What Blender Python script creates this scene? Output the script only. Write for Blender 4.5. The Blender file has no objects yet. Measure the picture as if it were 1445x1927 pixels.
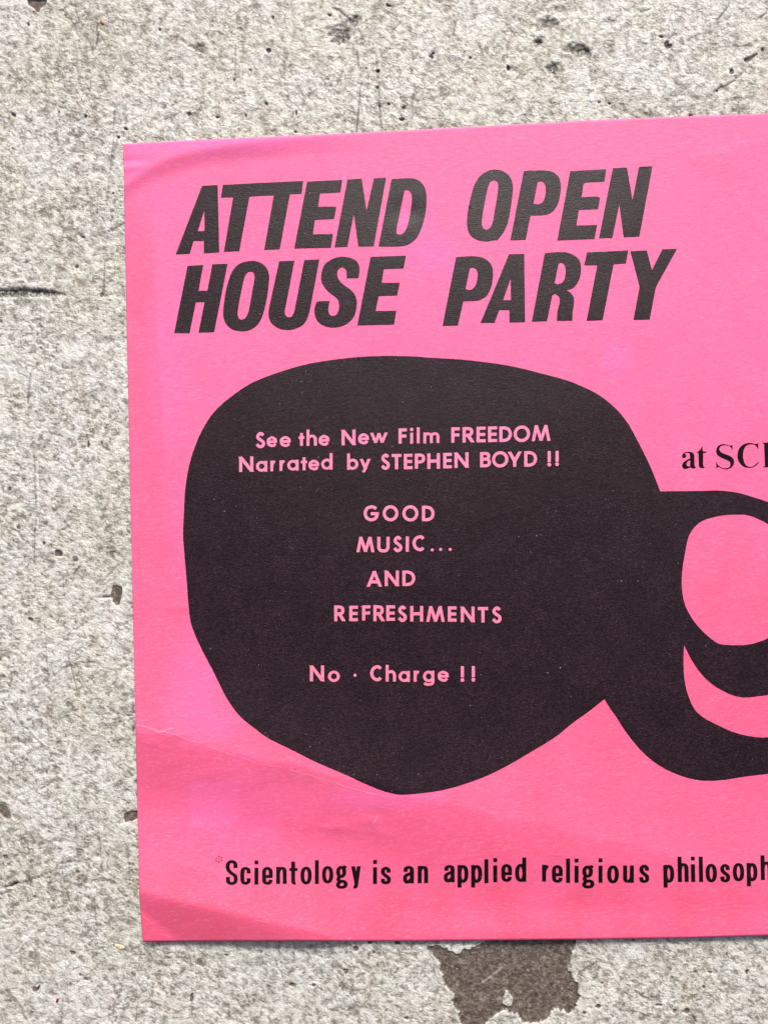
import bpy, math, random
import numpy as np
from mathutils import Vector
from mathutils.geometry import delaunay_2d_cdt

# ------------------------------------------------------------------ scene, camera, light
# The flyer lies on the ground and is about 215 mm tall.  Lengths below are given in "u",
# 1 u = 0.144 mm, x to the right, y towards the bottom edge of the flyer, h upwards.
S = 0.000144
CX, CY = 722.5, 963.5
D = 1391.0                                    # camera height in u  (0.2 m)
scn = bpy.context.scene
COL = scn.collection
cam_d = bpy.data.cameras.new('camera'); cam = bpy.data.objects.new('camera', cam_d); COL.objects.link(cam)
cam.location = (0, 0, D * S)
cam_d.sensor_fit = 'VERTICAL'; cam_d.sensor_height = 24.0
cam_d.lens = 12.0 / (963.5 / D)
cam_d.clip_start = 0.005; cam_d.clip_end = 50
scn.camera = cam

SUN_EL, SUN_AZ = 40.0, 8.0                    # degrees; azimuth clockwise from +Y (top of the flyer)
w = bpy.data.worlds.new("World"); scn.world = w; w.use_nodes = True
nt = w.node_tree
sky = nt.nodes.new('ShaderNodeTexSky'); sky.sky_type = 'NISHITA'; sky.sun_disc = False
sky.sun_elevation = math.radians(SUN_EL); sky.sun_rotation = math.radians(SUN_AZ)
sky.dust_density = 5.0; sky.air_density = 0.5; sky.ozone_density = 0.0
nt.links.new(sky.outputs[0], nt.nodes['Background'].inputs['Color'])
nt.nodes['Background'].inputs['Strength'].default_value = 0.055
sd = bpy.data.lights.new('sun', 'SUN'); sd.energy = 1.5; sd.angle = math.radians(12); sd.color = (1.0, 0.990, 0.955)
so = bpy.data.objects.new('sun', sd); COL.objects.link(so)
el, az = math.radians(SUN_EL), math.radians(SUN_AZ)
dv = Vector((math.sin(az) * math.cos(el), math.cos(az) * math.cos(el), math.sin(el)))
so.rotation_euler = dv.to_track_quat('Z', 'Y').to_euler(); so.location = (0, 0.5, 1)
vs = scn.view_settings
scn.display_settings.display_device = 'sRGB'
vs.view_transform = 'Standard'; vs.look = 'None'; vs.gamma = 1.0; vs.exposure = 1.25; vs.use_curve_mapping = False

# ------------------------------------------------------------------ helpers
def smooth(a, b, x):
    t = np.clip((x - a) / (b - a), 0, 1)
    return t * t * (3 - 2 * t)

def gradn(ix, iy, seed):
    h = (ix.astype(np.int64) * 374761393 + iy.astype(np.int64) * 668265263 + seed * 1442695041) & 0x7fffffff
    h = ((h ^ (h >> 13)) * 1274126177) & 0x7fffffff
    h = h ^ (h >> 16)
    a = (h & 0xffff) / 65536.0 * 2 * np.pi
    return np.cos(a), np.sin(a)

def perlin(x, y, seed=0):
    x0 = np.floor(x); y0 = np.floor(y); fx = x - x0; fy = y - y0
    u = fx * fx * fx * (fx * (fx * 6 - 15) + 10); v = fy * fy * fy * (fy * (fy * 6 - 15) + 10)
    r = []
    for dx, dy in ((0, 0), (1, 0), (0, 1), (1, 1)):
        gx, gy = gradn(x0 + dx, y0 + dy, seed)
        r.append(gx * (fx - dx) + gy * (fy - dy))
    return ((r[0] * (1 - u) + r[1] * u) * (1 - v) + (r[2] * (1 - u) + r[3] * u) * v) * 1.41

def winding(px, py, loop):
    """non-zero winding test, px/py arrays"""
    wn = np.zeros(px.shape, dtype=np.int32)
    L = np.asarray(loop); L2 = np.roll(L, -1, axis=0)
    for (x1, y1), (x2, y2) in zip(L, L2):
        up = (y1 <= py) & (y2 > py); dn = (y1 > py) & (y2 <= py)
        c = (x2 - x1) * (py - y1) - (px - x1) * (y2 - y1)
        wn += (up & (c > 0)).astype(np.int32); wn -= (dn & (c < 0)).astype(np.int32)
    return wn != 0

def seg_dist(px, py, x1, y1, x2, y2):
    dx, dy = x2 - x1, y2 - y1
    t = np.clip(((px - x1) * dx + (py - y1) * dy) / max(dx * dx + dy * dy, 1e-9), 0, 1)
    return np.hypot(px - x1 - t * dx, py - y1 - t * dy), t

# ------------------------------------------------------------------ flyer surface (curl, creases)
def flyer_h(x, y):
    """height of the sheet above its resting plane, in u"""
    x = np.asarray(x, float); y = np.asarray(y, float)
    h = 1.8 + 2.4 * perlin(x / 420, y / 380, 5) + 0.35 * perlin(x / 120, y / 110, 9)
    # long diagonal ridge running from the left edge down to the right
    yr = 1366 + (x - 258) * 0.245 + 10 * perlin(x / 90, x * 0 + .3, 3)
    d = y - yr
    fade = 1 - 0.35 * smooth(500, 1300, x)
    soft = 9 + 26 * smooth(500, 900, x)
    up = np.clip(1 + d / 260, 0, 1) ** 2
    dn = 1 - np.clip(np.sqrt(np.maximum(d, 0) ** 2 + soft ** 2) - soft, 0, None) / 125; dn = np.where(dn < .25, .25 * np.exp(np.minimum((dn - .25) / .25, 0)), dn)
    h += 19.0 * fade * np.where(d < 0, up, np.maximum(dn, 0)) * smooth(3000, 1200, x)
    # second ridge close to the bottom edge, sheet drops steeply behind it
    yr2 = 1677 + (x - 268) * 0.235
    d2 = y - yr2
    m2 = smooth(720, 560, x)
    top = 26.0
    s2 = 9 + 20 * smooth(380, 640, x)
    hh = np.where(d2 < 0, top * np.clip(1 + d2 / 175, 0, 1) ** 1.4, top - 0.28 * (np.sqrt(np.maximum(d2, 0) ** 2 + s2 ** 2) - s2))
    # little turned corner
    dc = ((x - 268) * 0.72 - (y - 1712) * -0.0 - (y - 1712) * 0.86)      # <0 inside the corner triangle
    hh = hh + np.where(dc < 0, -dc * 0.20, 0) * smooth(1700, 1722, y)
    h += np.maximum(hh, 0) * m2 * smooth(1480, 1560, y)
    # bottom edge floats a little to the right of that
    h += 7.0 * smooth(1700, 1772, y) * smooth(620, 800, x)
    # ridge by the top left corner
    ya = 262 + 86 * np.exp(-(x - 236) / 95.0) - 6 * smooth(430, 640, x)
    da = y - ya
    fa = smooth(760, 430, x)
    h += 6.5 * fa * np.where(da < 0, np.clip(1 + da / 62, 0, 1), 1 - smooth(-8, 36, da) + .098)
    h += 2.6 * np.exp(-((y - 317 + (x - 232) * .12) / 5.5) ** 2) * smooth(292, 236, x)
    h -= 2.4 * np.exp(-((y - 303 + (x - 232) * .05) / 6.0) ** 2) * smooth(300, 236, x)
    # faint vertical fold on the left
    xr = 284 + (y - 420) * 0.062
    h += 1.3 * np.exp(-np.abs(x - xr) / 16) * smooth(400, 470, y) * smooth(930, 800, y)
    # small dents
    for (cx, cy, a, r) in ((690, 1545, 1.2, 14), (712, 1532, -1.0, 16), (640, 1553, .9, 22), (470, 1640, 1.1, 16),
                           (330, 1380, 1.2, 16), (350, 1395, -1.0, 14), (450, 1360, 1.0, 18), (420, 1500, -1.3, 40),
                           (560, 1480, -1.5, 50), (560, 1552, 1.0, 26), (345, 1142, .8, 9), (440, 880, .7, 30),
                           (770, 400, -1.6, 34), (1150, 420, .8, 60), (1350, 300, 1.3, 50), (1090, 1290, .7, 60)):
        h += a * np.exp(-(((x - cx) / r) ** 2 + ((y - cy) / (r * .6)) ** 2))
    for (x1, y1, x2, y2, a, wd) in ((585,1557,668,1559,.9,7),(668,1559,745,1572,.8,7),(346,1631,398,1638,1.0,7),(398,1638,412,1652,.9,6),(330,1470,450,1446,.7,9),
                                    (690,1530,712,1560,.8,5),(712,1530,690,1562,.8,5),(420,1560,470,1530,.8,8),(470,1500,520,1470,-.9,9),(300,1440,360,1425,.8,9),
                                    (262,1392,300,1402,.9,7),(276,1712,300,1690,.9,6),(540,1742,640,1765,.7,5),(820,1650,960,1668,.7,12),(1010,1600,1160,1630,.8,12),
                                    (1220,1600,1420,1650,.8,12),(860,1755,1040,1750,.9,9),(1240,1560,1300,1540,.5,9),(310,1142,352,1146,.7,4),(352,1130,372,1170,.6,5),
                                    (430,1392,436,1372,.8,5),(900,1500,1010,1480,.6,14),(1120,330,1330,262,.6,12),(1300,300,1440,262,.6,10),(470,290,560,276,.5,8)):
        d_, t_ = seg_dist(x, y, x1, y1, x2, y2)
        h += a * np.exp(-d_ / wd) * (.3 + .7 * np.sin(np.pi * np.clip(t_, 0, 1)) )
    h += 3.2 * smooth(1150, 1445, x) * smooth(520, 214, y)                # right top lifts gently
    return h

def place(x, y, h):
    """u coordinates of a point seen square-on -> metres, allowing for how high it stands"""
    k = 1 - h / D
    return (x - CX) * k * S, (CY - y) * k * S, h * S

# sheet outline
def top_y(x):  return np.interp(x, [232, 400, 560, 720, 880, 1071, 1200, 1322, 1362, 1445, 1700, 2110],
                                   [271, 262, 255, 247.6, 239, 228.5, 222.5, 217.6, 216.2, 213.5, 206, 192])
def bot_y(x):  return np.interp(x, [269, 310, 500, 780, 1100, 1300, 1445, 2110], [1773, 1772.2, 1771.5, 1771, 1768, 1765, 1761, 1742])
def left_x(y): return np.interp(y, [271, 300, 340, 600, 800, 1100, 1500, 1690, 1773], [232, 232.5, 234, 238.5, 243, 249.5, 258.5, 263, 269])
RX = 2112.0

# ------------------------------------------------------------------ materials
def mat(name):
    m = bpy.data.materials.new(name); m.use_nodes = True
    return m, m.node_tree, m.node_tree.nodes['Principled BSDF']

class NG:
    def __init__(s, t): s.t = t
    def n(s, typ, **kw):
        nd = s.t.nodes.new(typ)
        for k, v in kw.items():
            if k.startswith('in_'): nd.inputs[int(k[3:])].default_value = v
            else: setattr(nd, k, v)
        return nd
    def l(s, a, b): s.t.links.new(a, b)
    def coords(s):
        tc = s.n('ShaderNodeTexCoord'); mp = s.n('ShaderNodeVectorMath', operation='SCALE')
        mp.inputs['Scale'].default_value = 1 / S
        s.l(tc.outputs['Object'], mp.inputs[0]); return mp.outputs[0]
    def noise(s, co, size, detail=2, rough=.5, dist=0, stretch=None, rot=0, off=(0, 0, 0), ty='FBM'):
        mp = s.n('ShaderNodeMapping'); mp.vector_type = 'POINT'
        st = stretch or (1, 1)
        r = s.n('ShaderNodeVectorRotate', rotation_type='Z_AXIS'); r.inputs['Angle'].default_value = rot
        s.l(co, r.inputs[0]); s.l(r.outputs[0], mp.inputs[0])
        mp.inputs['Scale'].default_value = (1 / (size * st[0]), 1 / (size * st[1]), 1 / size)
        mp.inputs['Location'].default_value = off
        no = s.n('ShaderNodeTexNoise'); no.noise_type = ty
        s.l(mp.outputs[0], no.inputs['Vector']); no.inputs['Scale'].default_value = 1
        no.inputs['Detail'].default_value = detail; no.inputs['Roughness'].default_value = rough; no.inputs['Distortion'].default_value = dist
        return no.outputs['Fac']
    def map(s, v, a, b, c=0., d=1., smooth_=True):
        m = s.n('ShaderNodeMapRange', interpolation_type='SMOOTHSTEP' if smooth_ else 'LINEAR')
        s.l(v, m.inputs['Value'])
        for i, q in zip(('From Min', 'From Max', 'To Min', 'To Max'), (a, b, c, d)): m.inputs[i].default_value = q
        return m.outputs[0]
    def math(s, op, a, b=None, clamp=False):
        m = s.n('ShaderNodeMath', operation=op); m.use_clamp = clamp
        for i, q in enumerate((a, b)):
            if q is None: continue
            if isinstance(q, (int, float)): m.inputs[i].default_value = q
            else: s.l(q, m.inputs[i])
        return m.outputs[0]
    def mix(s, f, a, b, blend='MIX'):
        m = s.n('ShaderNodeMix', data_type='RGBA', blend_type=blend)
        for q, i in ((f, 0), (a, 6), (b, 7)):
            if isinstance(q, (int, float)): m.inputs[i].default_value = q
            elif isinstance(q, tuple): m.inputs[i].default_value = (*q, 1)
            else: s.l(q, m.inputs[i])
        return m.outputs[2]
    def ramp(s, v, stops):
        r = s.n('ShaderNodeValToRGB'); s.l(v, r.inputs[0]); e = r.color_ramp.elements
        while len(e) < len(stops): e.new(0.5)
        for q, (p, c) in zip(e, stops): q.position = p; q.color = (*c, 1)
        return r.outputs[0]
    def attr(s, name):
        a = s.n('ShaderNodeAttribute', attribute_name=name); return a.outputs['Fac']
    def bump(s, hgt, dist, strength=1.0, prev=None):
        b = s.n('ShaderNodeBump'); b.inputs['Strength'].default_value = strength; b.inputs['Distance'].default_value = dist * S
        s.l(hgt, b.inputs['Height'])
        if prev: s.l(prev, b.inputs['Normal'])
        return b.outputs[0]

def fibre(g, co):
    """relief of the uncoated, slightly hairy paper"""
    a = g.noise(co, 2.6, 3, .65, .6, (2.6, .9), 0.05)
    b = g.noise(co, 5.0, 2, .6, .8, (3.2, .8), -0.12, (7, 3, 0))
    return g.math('ADD', g.math('MULTIPLY', a, .6), g.math('MULTIPLY', b, .4))

def paper_material():
    m, t, p = mat('fluorescent_pink_paper'); g = NG(t); co = g.coords()
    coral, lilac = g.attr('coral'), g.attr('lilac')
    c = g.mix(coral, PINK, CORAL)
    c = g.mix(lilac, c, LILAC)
    f = fibre(g, co)
    mott = g.noise(co, 46, 4, .6, .4, (1.6, 1), 0, (1, 2, 0))
    c = g.mix(g.map(mott, .35, .7, 0, .16), c, (0.88, 0.125, 0.28))
    c = g.mix(g.map(f, .50, .66, 0, .34), c, (0.80, 0.070, 0.20))
    c = g.mix(g.map(f, .50, .34, 0, .28), c, (0.92, 0.32, 0.50))
    sp = g.noise(co, 5.5, 1, .5, 0, (1, 1), 0, (40, 4, 0))
    c = g.mix(g.map(sp, .80, .84, 0, .55), c, (0.25, 0.02, 0.05))
    wear_halo = g.attr('wear_halo')
    wn = g.noise(co, 7, 2, .6, 0, (1, 1), 0, (3, 9, 0))
    c = g.mix(g.math('MULTIPLY', wear_halo, g.map(wn, .30, .60, .6, 1), True), c, (.95, 0.60, 0.72))
    g.l(c, p.inputs['Base Color'])
    p.inputs['Roughness'].default_value = .62; p.inputs['Specular IOR Level'].default_value = .35
    g.l(g.bump(f, 1.1, .55), p.inputs['Normal'])
    return m

def ink_material(name, base, fleck, gloss, spec=.5):
    m, t, p = mat(name); g = NG(t); co = g.coords(); f = fibre(g, co)
    fine = g.noise(co, 1.9, 2, .6, .5, (2.0, .9), .1, (5, 5, 0))
    big = g.noise(co, 60, 3, .6)
    c = g.mix(g.map(f, .40, .62, 0, 1), base, fleck)
    c = g.mix(g.map(fine, .53, .72, 0, .75), c, tuple(q * 2.8 for q in fleck))
    c = g.mix(g.map(fine, .48, .34, 0, .6), c, tuple(q * .4 for q in base))
    c = g.mix(g.map(big, .40, .64, 0, .30), c, tuple(q * .55 for q in base))
    pin = g.noise(co, 3.2, 0, .5, 0, (1, 1), 0, (11, 70, 0))
    c = g.mix(g.map(pin, .875, .90, 0, .8), c, (0.55, 0.30, 0.38))
    g.l(c, p.inputs['Base Color'])
    p.inputs['Roughness'].default_value = gloss; p.inputs['Specular IOR Level'].default_value = spec
    g.l(g.bump(fine, .7, .5, g.bump(f, .9, .5)), p.inputs['Normal'])
    return m

PINK = (0.88, 0.148, 0.335)
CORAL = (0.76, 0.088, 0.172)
LILAC = (0.86, 0.155, 0.47)
M_PAPER = paper_material()
M_WEAR = M_PAPER
M_INK = ink_material('black_ink', (0.011, 0.003, 0.006), (0.025, 0.012, 0.017), .42, .30)
M_TEXT = ink_material('dense_black_ink', (0.006, 0.002, 0.003), (0.008, 0.002, 0.004), .70, .12)

def concrete_material():
    m, t, p = mat('painted_weathered_concrete'); g = NG(t); co = g.coords()
    # lumpy trowelled coat: one height drives the relief and where dirt settles
    l1 = g.noise(co, 14, 4, .60, .5, (1.1, .9), .3)
    l2 = g.noise(co, 6.5, 4, .66, .8, (1.3, .9), .5, (31, 7, 0))
    big = g.noise(co, 240, 3, .55, .5, off=(4, 4, 0))
    mid = g.noise(co, 80, 3, .6, .5, off=(9, 1, 0))
    hgt = g.math('ADD', g.math('MULTIPLY', l1, .55), g.math('MULTIPLY', l2, .45))
    # some areas have been rubbed smooth, others stayed rough
    rub = g.map(g.noise(co, 105, 4, .62, .6, off=(14, 44, 0)), .38, .64, 1.18, .84)
    hgt = g.math('ADD', g.math('MULTIPLY', g.math('SUBTRACT', hgt, .5), rub), .497)
    dirtlev = g.math('ADD', hgt, g.math('ADD', g.map(big, .3, .7, -.018, .018, False), g.map(mid, .3, .7, -.016, .016, False)))
    c = g.ramp(dirtlev, [(0.335, (.125, .108, .084)), (0.402, (.265, .243, .204)), (0.442, (.385, .366, .320)),
                         (0.492, (.555, .542, .497)), (0.575, (.74, .732, .695))])
    # dirt caught in small hollows, and bright worn tips
    spk = g.noise(co, 9.5, 2, .55, .35, (1.2, .85), .25, (90, 15, 0))
    c = g.mix(g.map(spk, .425, .335, 0, .66), c, (.205, .186, .155))
    c = g.mix(g.map(spk, .60, .70, 0, .60), c, (.86, .855, .83))
    hgt = g.math('ADD', hgt, g.math('MULTIPLY', g.map(spk, .34, .66, -1, 1), .03))
    # faint rosy and greenish areas
    rz = g.noise(co, 55, 3, .6, .4, off=(20, 3, 0))
    c = g.mix(g.map(rz, .52, .70, 0, .42), c, (1.0, .90, .86), 'MULTIPLY')
    c = g.mix(g.map(g.noise(co, 130, 2, .5, off=(2, 33, 0)), .5, .7, 0, .5), c, (.95, .96, .88), 'MULTIPLY')
    c = g.mix(g.map(g.noise(co, 330, 3, .6, .6, off=(7, 71, 0)), .38, .62, 0, .75), c, (.90, .89, .83), 'MULTIPLY')
    # hairline scratches
    for k, (ang, sz, st, lo) in enumerate(((1.50, 3.0, (60, .55), .735), (.62, 3.0, (34, .5), .745), (-.55, 2.8, (30, .5), .745),
                                           (0.05, 2.6, (26, .6), .75), (1.05, 3.0, (40, .5), .75), (-1.1, 2.8, (28, .5), .75))):
        sc = g.noise(co, sz, 0, .5, 0, st, ang, (k * 17.3, k * 5.1, 0))
        c = g.mix(g.map(sc, lo, lo + .05, 0, .22 if k == 0 else .32), c, (.10, .09, .08) if k % 2 == 0 or k == 1 else (.78, .77, .74))
        hgt = g.math('SUBTRACT', hgt, g.map(sc, lo, lo + .05, 0, .05))
    # pin holes
    vo = g.n('ShaderNodeTexVoronoi'); vo.inputs['Scale'].default_value = 1 / 34.0; g.l(co, vo.inputs['Vector'])
    vw = g.n('ShaderNodeSeparateColor'); g.l(vo.outputs['Color'], vw.inputs[0])
    rad = g.math('MULTIPLY', g.math('POWER', vw.outputs[0], 5.0), .075)
    dd = g.math('ADD', vo.outputs['Distance'], g.math('MULTIPLY', g.math('SUBTRACT', l2, .5), .10))
    hole = g.map(g.math('SUBTRACT', dd, rad), -.012, .012, 1, 0)
    c = g.mix(g.math('MULTIPLY', hole, .92), c, (.030, .027, .024))
    # marks carried by the mesh
    bare = g.attr('bare')                          # signed distance to the paint's edge, <0 where it has flaked off
    en = g.noise(co, 5, 4, .72, .5, off=(50, 2, 0))
    bd = g.math('ADD', bare, g.math('MULTIPLY', g.math('SUBTRACT', en, .5), g.attr('rag')))
    sub = g.ramp(g.noise(co, 9, 5, .72, .6, off=(60, 6, 0)), [(.34, (.048, .034, .025)), (.45, (.105, .077, .059)), (.54, (.165, .126, .100)), (.66, (.30, .25, .21))])
    grain = g.noise(co, 5, 1, .5, 0, off=(70, 6, 0))
    sub = g.mix(g.map(grain, .735, .77, 0, .9), sub, (.42, .36, .32))
    c = g.mix(g.map(bd, 4, 1.0, 0, .22), c, (.74, .73, .70))
    c = g.mix(g.map(bd, .8, -.4), c, sub)
    dirt = g.attr('dirt')
    dn = g.noise(co, 5, 3, .7, .4, off=(80, 6, 0))
    c = g.mix(g.math('MULTIPLY', dirt, g.map(dn, .46, .66, 1.0, .12), True), c, (.052, .042, .030))
    c = g.mix(g.attr('cut'), c, (.030, .026, .023))
    c = g.mix(g.attr('pale'), c, (.82, .815, .79))
    g.l(c, p.inputs['Base Color'])
    p.inputs['Roughness'].default_value = .40; p.inputs['Specular IOR Level'].default_value = .5
    paint_h = g.math('SUBTRACT', hgt, g.math('MULTIPLY', hole, .25))
    n1 = g.bump(g.mix(g.map(bd, .8, -.4), paint_h, g.math('MULTIPLY', g.noise(co, 6, 4, .7), .8)), 5.8, 1.0)
    fine = g.noise(co, 2.4, 3, .65, .8, (1.5, 1), .7)
    g.l(g.bump(fine, 1.2, .5, n1), p.inputs['Normal'])
    return m
M_CONC = concrete_material()

def plain(name, rgb, rough=.6, var=None):
    m, t, p = mat(name); g = NG(t); co = g.coords()
    f = g.noise(co, 4, 3, .6)
    g.l(g.mix(g.map(f, .35, .65), rgb, var or tuple(q * .6 for q in rgb)), p.inputs['Base Color'])
    p.inputs['Roughness'].default_value = rough
    g.l(g.bump(f, 1.0, .5), p.inputs['Normal'])
    return m

# ------------------------------------------------------------------ mesh from arrays
def mesh_obj(name, verts, faces, material, parent=None, attrs=None, smooth_shade=True):
    me = bpy.data.meshes.new(name)
    verts = np.asarray(verts, dtype=np.float32); faces = np.asarray(faces, dtype=np.int32)
    k = faces.shape[1]
    me.vertices.add(len(verts)); me.vertices.foreach_set('co', verts.ravel())
    me.loops.add(faces.size); me.loops.foreach_set('vertex_index', faces.ravel())
    me.polygons.add(len(faces)); me.polygons.foreach_set('loop_start', np.arange(0, faces.size, k, dtype=np.int32))
    me.update(calc_edges=True); me.validate()
    if smooth_shade: me.polygons.foreach_set('use_smooth', np.ones(len(me.polygons), dtype=bool))
    for an, av in (attrs or {}).items():
        a = me.attributes.new(an, 'FLOAT', 'POINT'); a.data.foreach_set('value', np.asarray(av, dtype=np.float32))
    me.materials.append(material)
    o = bpy.data.objects.new(name, me); COL.objects.link(o)
    if parent: o.parent = parent
    return o

def tag(o, label=None, cat=None, group=None, kind=None):
    for k, v in (('label', label), ('category', cat), ('group', group), ('kind', kind)):
        if v: o[k] = v
    return o

# ------------------------------------------------------------------ the floor
def jag(cx, cy, rx, ry, ang, seed, n=11):
    r = random.Random(seed); out = []; rx *= .88; ry *= .88
    ca, sa = math.cos(ang), math.sin(ang)
    for i in range(n):
        t = 2 * math.pi * i / n; q = r.uniform(.62, 1.25)
        x, y = rx * q * math.cos(t), ry * q * math.sin(t)
        out.append((cx + x * ca - y * sa, cy + x * sa + y * ca))
    return out

PATCH = [(55,138),(110,140),(150,158),(185,170),(225,152),(270,130),(330,112),(380,100),(640,98),(660,110),(655,150),(640,190),(628,232),
         (645,258),(660,285),(668,320),(675,350),(665,385),(640,408),(600,405),(565,402),(545,430),(490,450),(470,452),(440,445),(425,415),
         (400,408),(365,398),(345,410),(320,425),(290,450),(275,520),(230,545),(200,500),(190,450),(185,400),(165,385),(150,360),(155,325),
         (135,300),(120,285),(105,240),(110,210),(95,190),(80,180)]
PATCH = [(780 + x / 2.173, 1720 + y / 2.173) for x, y in PATCH]
def ragged(P, seed, amp=2.6):
    """break the outline up like chipped paint"""
    r = random.Random(seed)
    for lv in range(3):
        Q = []
        for (x1, y1), (x2, y2) in zip(P, P[1:] + P[:1]):
            Q.append((x1, y1)); L = math.hypot(x2 - x1, y2 - y1)
            if L > 3.5: q = r.gauss(0, 1) * min(amp, L * .20); Q.append(((x1 + x2) / 2 - (y2 - y1) / L * q, (y1 + y2) / 2 + (x2 - x1) / L * q))
        P = Q
    return P
PATCH = ragged(PATCH, 5)
ISLAND = [(780 + x / 2.173, 1720 + y / 2.173) for x, y in [(375,318),(392,335),(405,352),(400,382),(378,386),(358,372),(362,345)]]
CHIPS = [[(712+dx/3.38*0, 0)] for dx in ()]
def v4(pts): return [(x / 3.38, 780 + y / 3.38) for x, y in pts]
CHIPS = [v4([(712,1090),(742,1088),(774,1104),(768,1165),(752,1212),(735,1218),(712,1190),(716,1166),(640,1168),(642,1158),(700,1152)]),
         [(x / 6.02, y / 6.02) for x, y in [(300,-30),(515,-30),(512,20),(440,70),(430,110),(400,108),(380,70),(310,35)]],
         [(1240 + x / 7.05, y / 7.05) for x, y in [(1130,765),(1200,740),(1310,680),(1320,700),(1250,760),(1190,808),(1150,812)]],
         [(1240 + x / 7.05, y / 7.05) for x, y in [(70,560),(110,525),(140,520),(130,560),(190,570),(170,610),(120,628),(80,600)]],
         [(x / 3.227, 1330 + y / 3.227) for x, y in [(-30,600),(15,600),(40,620),(60,655),(55,690),(20,680),(-10,640)]],
         [(x / 3.227, 1330 + y / 3.227) for x, y in [(750,655),(800,635),(860,640),(860,665),(800,700),(755,708)]],
         [(x / 6.02, 1640 + y / 6.02) for x, y in [(360,1330),(385,1320),(405,1345),(450,1300),(440,1345),(400,1385),(365,1375)]],
         [(x / 6.02, 1640 + y / 6.02) for x, y in [(80,185),(130,150),(180,132),(235,140),(170,160),(130,190)]]]
for i, (x, y, rx, ry, a) in enumerate([
        (52,42,3,3,0),(505,91,6,5,.4),(711,131,5,4,0),(709,163,3.4,3.5,0),(714,197,2.4,6,0),(1015,75,7,5,.2),(812,103,5,4,1),(957,125,6,4,.9),
        (1378,132,4,5,0),(1437,91,4,5,.3),(1350,168,3,3,0),(355,212,5,4.5,.4),(160,216,3,3,0),(24,214,6,4,.3),(155,444,7,3,.1),(191,554,4,5,0),
        (143,500,4,4,0),(181,398,3,3,0),(109,1042,9,8,.5),(141,1054,5,3.4,.1),(56,1166,7,4,.3),(82,1022,4,3.5,.2),(34,993,4.5,3,.6),(17,920,4,5,0),
        (165,836,2.6,7,0),(106,831,9,1.6,.05),(190,833,2.5,4,0),(86,1455,2.5,5,0),(8,1615,6,4,.3),(145,1643,4,4,0),(669,1788,7,5,.2),(748,1777,6,5,.2),
        (651,1830,6,5,.3),(550,1857,8,4,.1),(590,1856,4,3.5,0),(360,1880,4,11,.1),(703,1795,4,3,0),(765,1920,5,3,0),(696,1776,5,3,0),(426,1800,4,2,.2),
        (1126,1897,6,4.5,0),(1293,1906,8,6,.4),(1240,1894,8,3,0),(1270,1906,3.5,5,0),(1100,1908,4,3,0),(1406,1832,3,5,.4),(1309,1832,4,3,0),
        (1338,1833,4,3,0),(1193,1772,5,3,0),(1134,1853,3,2.5,0),(1377,132,4,6,0),(620,26,3,3,0),(731,7,6,3,.5),(1300,216,4,4,0),(885,105,3,3,0),
        (440,147,2.6,3,0),(513,30,2.6,5,0),(470,128,3,3,0),(555,245,3,3,0),(557,210,2.5,6,0),(501,193,5,3,.7),(409,218,5,2,0),(462,215,2,4,0),
        (236,240,5,3,.5),(222,256,4,3,0),(731,193,4,3,0),(760,200,4,4,0),(757,222,6,3,.1),(815,97,3,3,0),(1128,190,3,3,0),(1147,192,3,3,0),
        (1245,66,5,3,0),(300,53,3,3,0),(1050,1805,3,3,0),(43,1517,2.5,2.5,0),(233,1540,2,3,0),(64,1690,4,3,0),(160,1846,5,3,.3),(135,1796,6,4,.2),
        (150,1838,3,3,0),(1325,1860,4,4,0),(1030,1100,1,1,0)]):
    CHIPS.append(jag(x, y, rx, ry, a, 100 + i))

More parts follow.
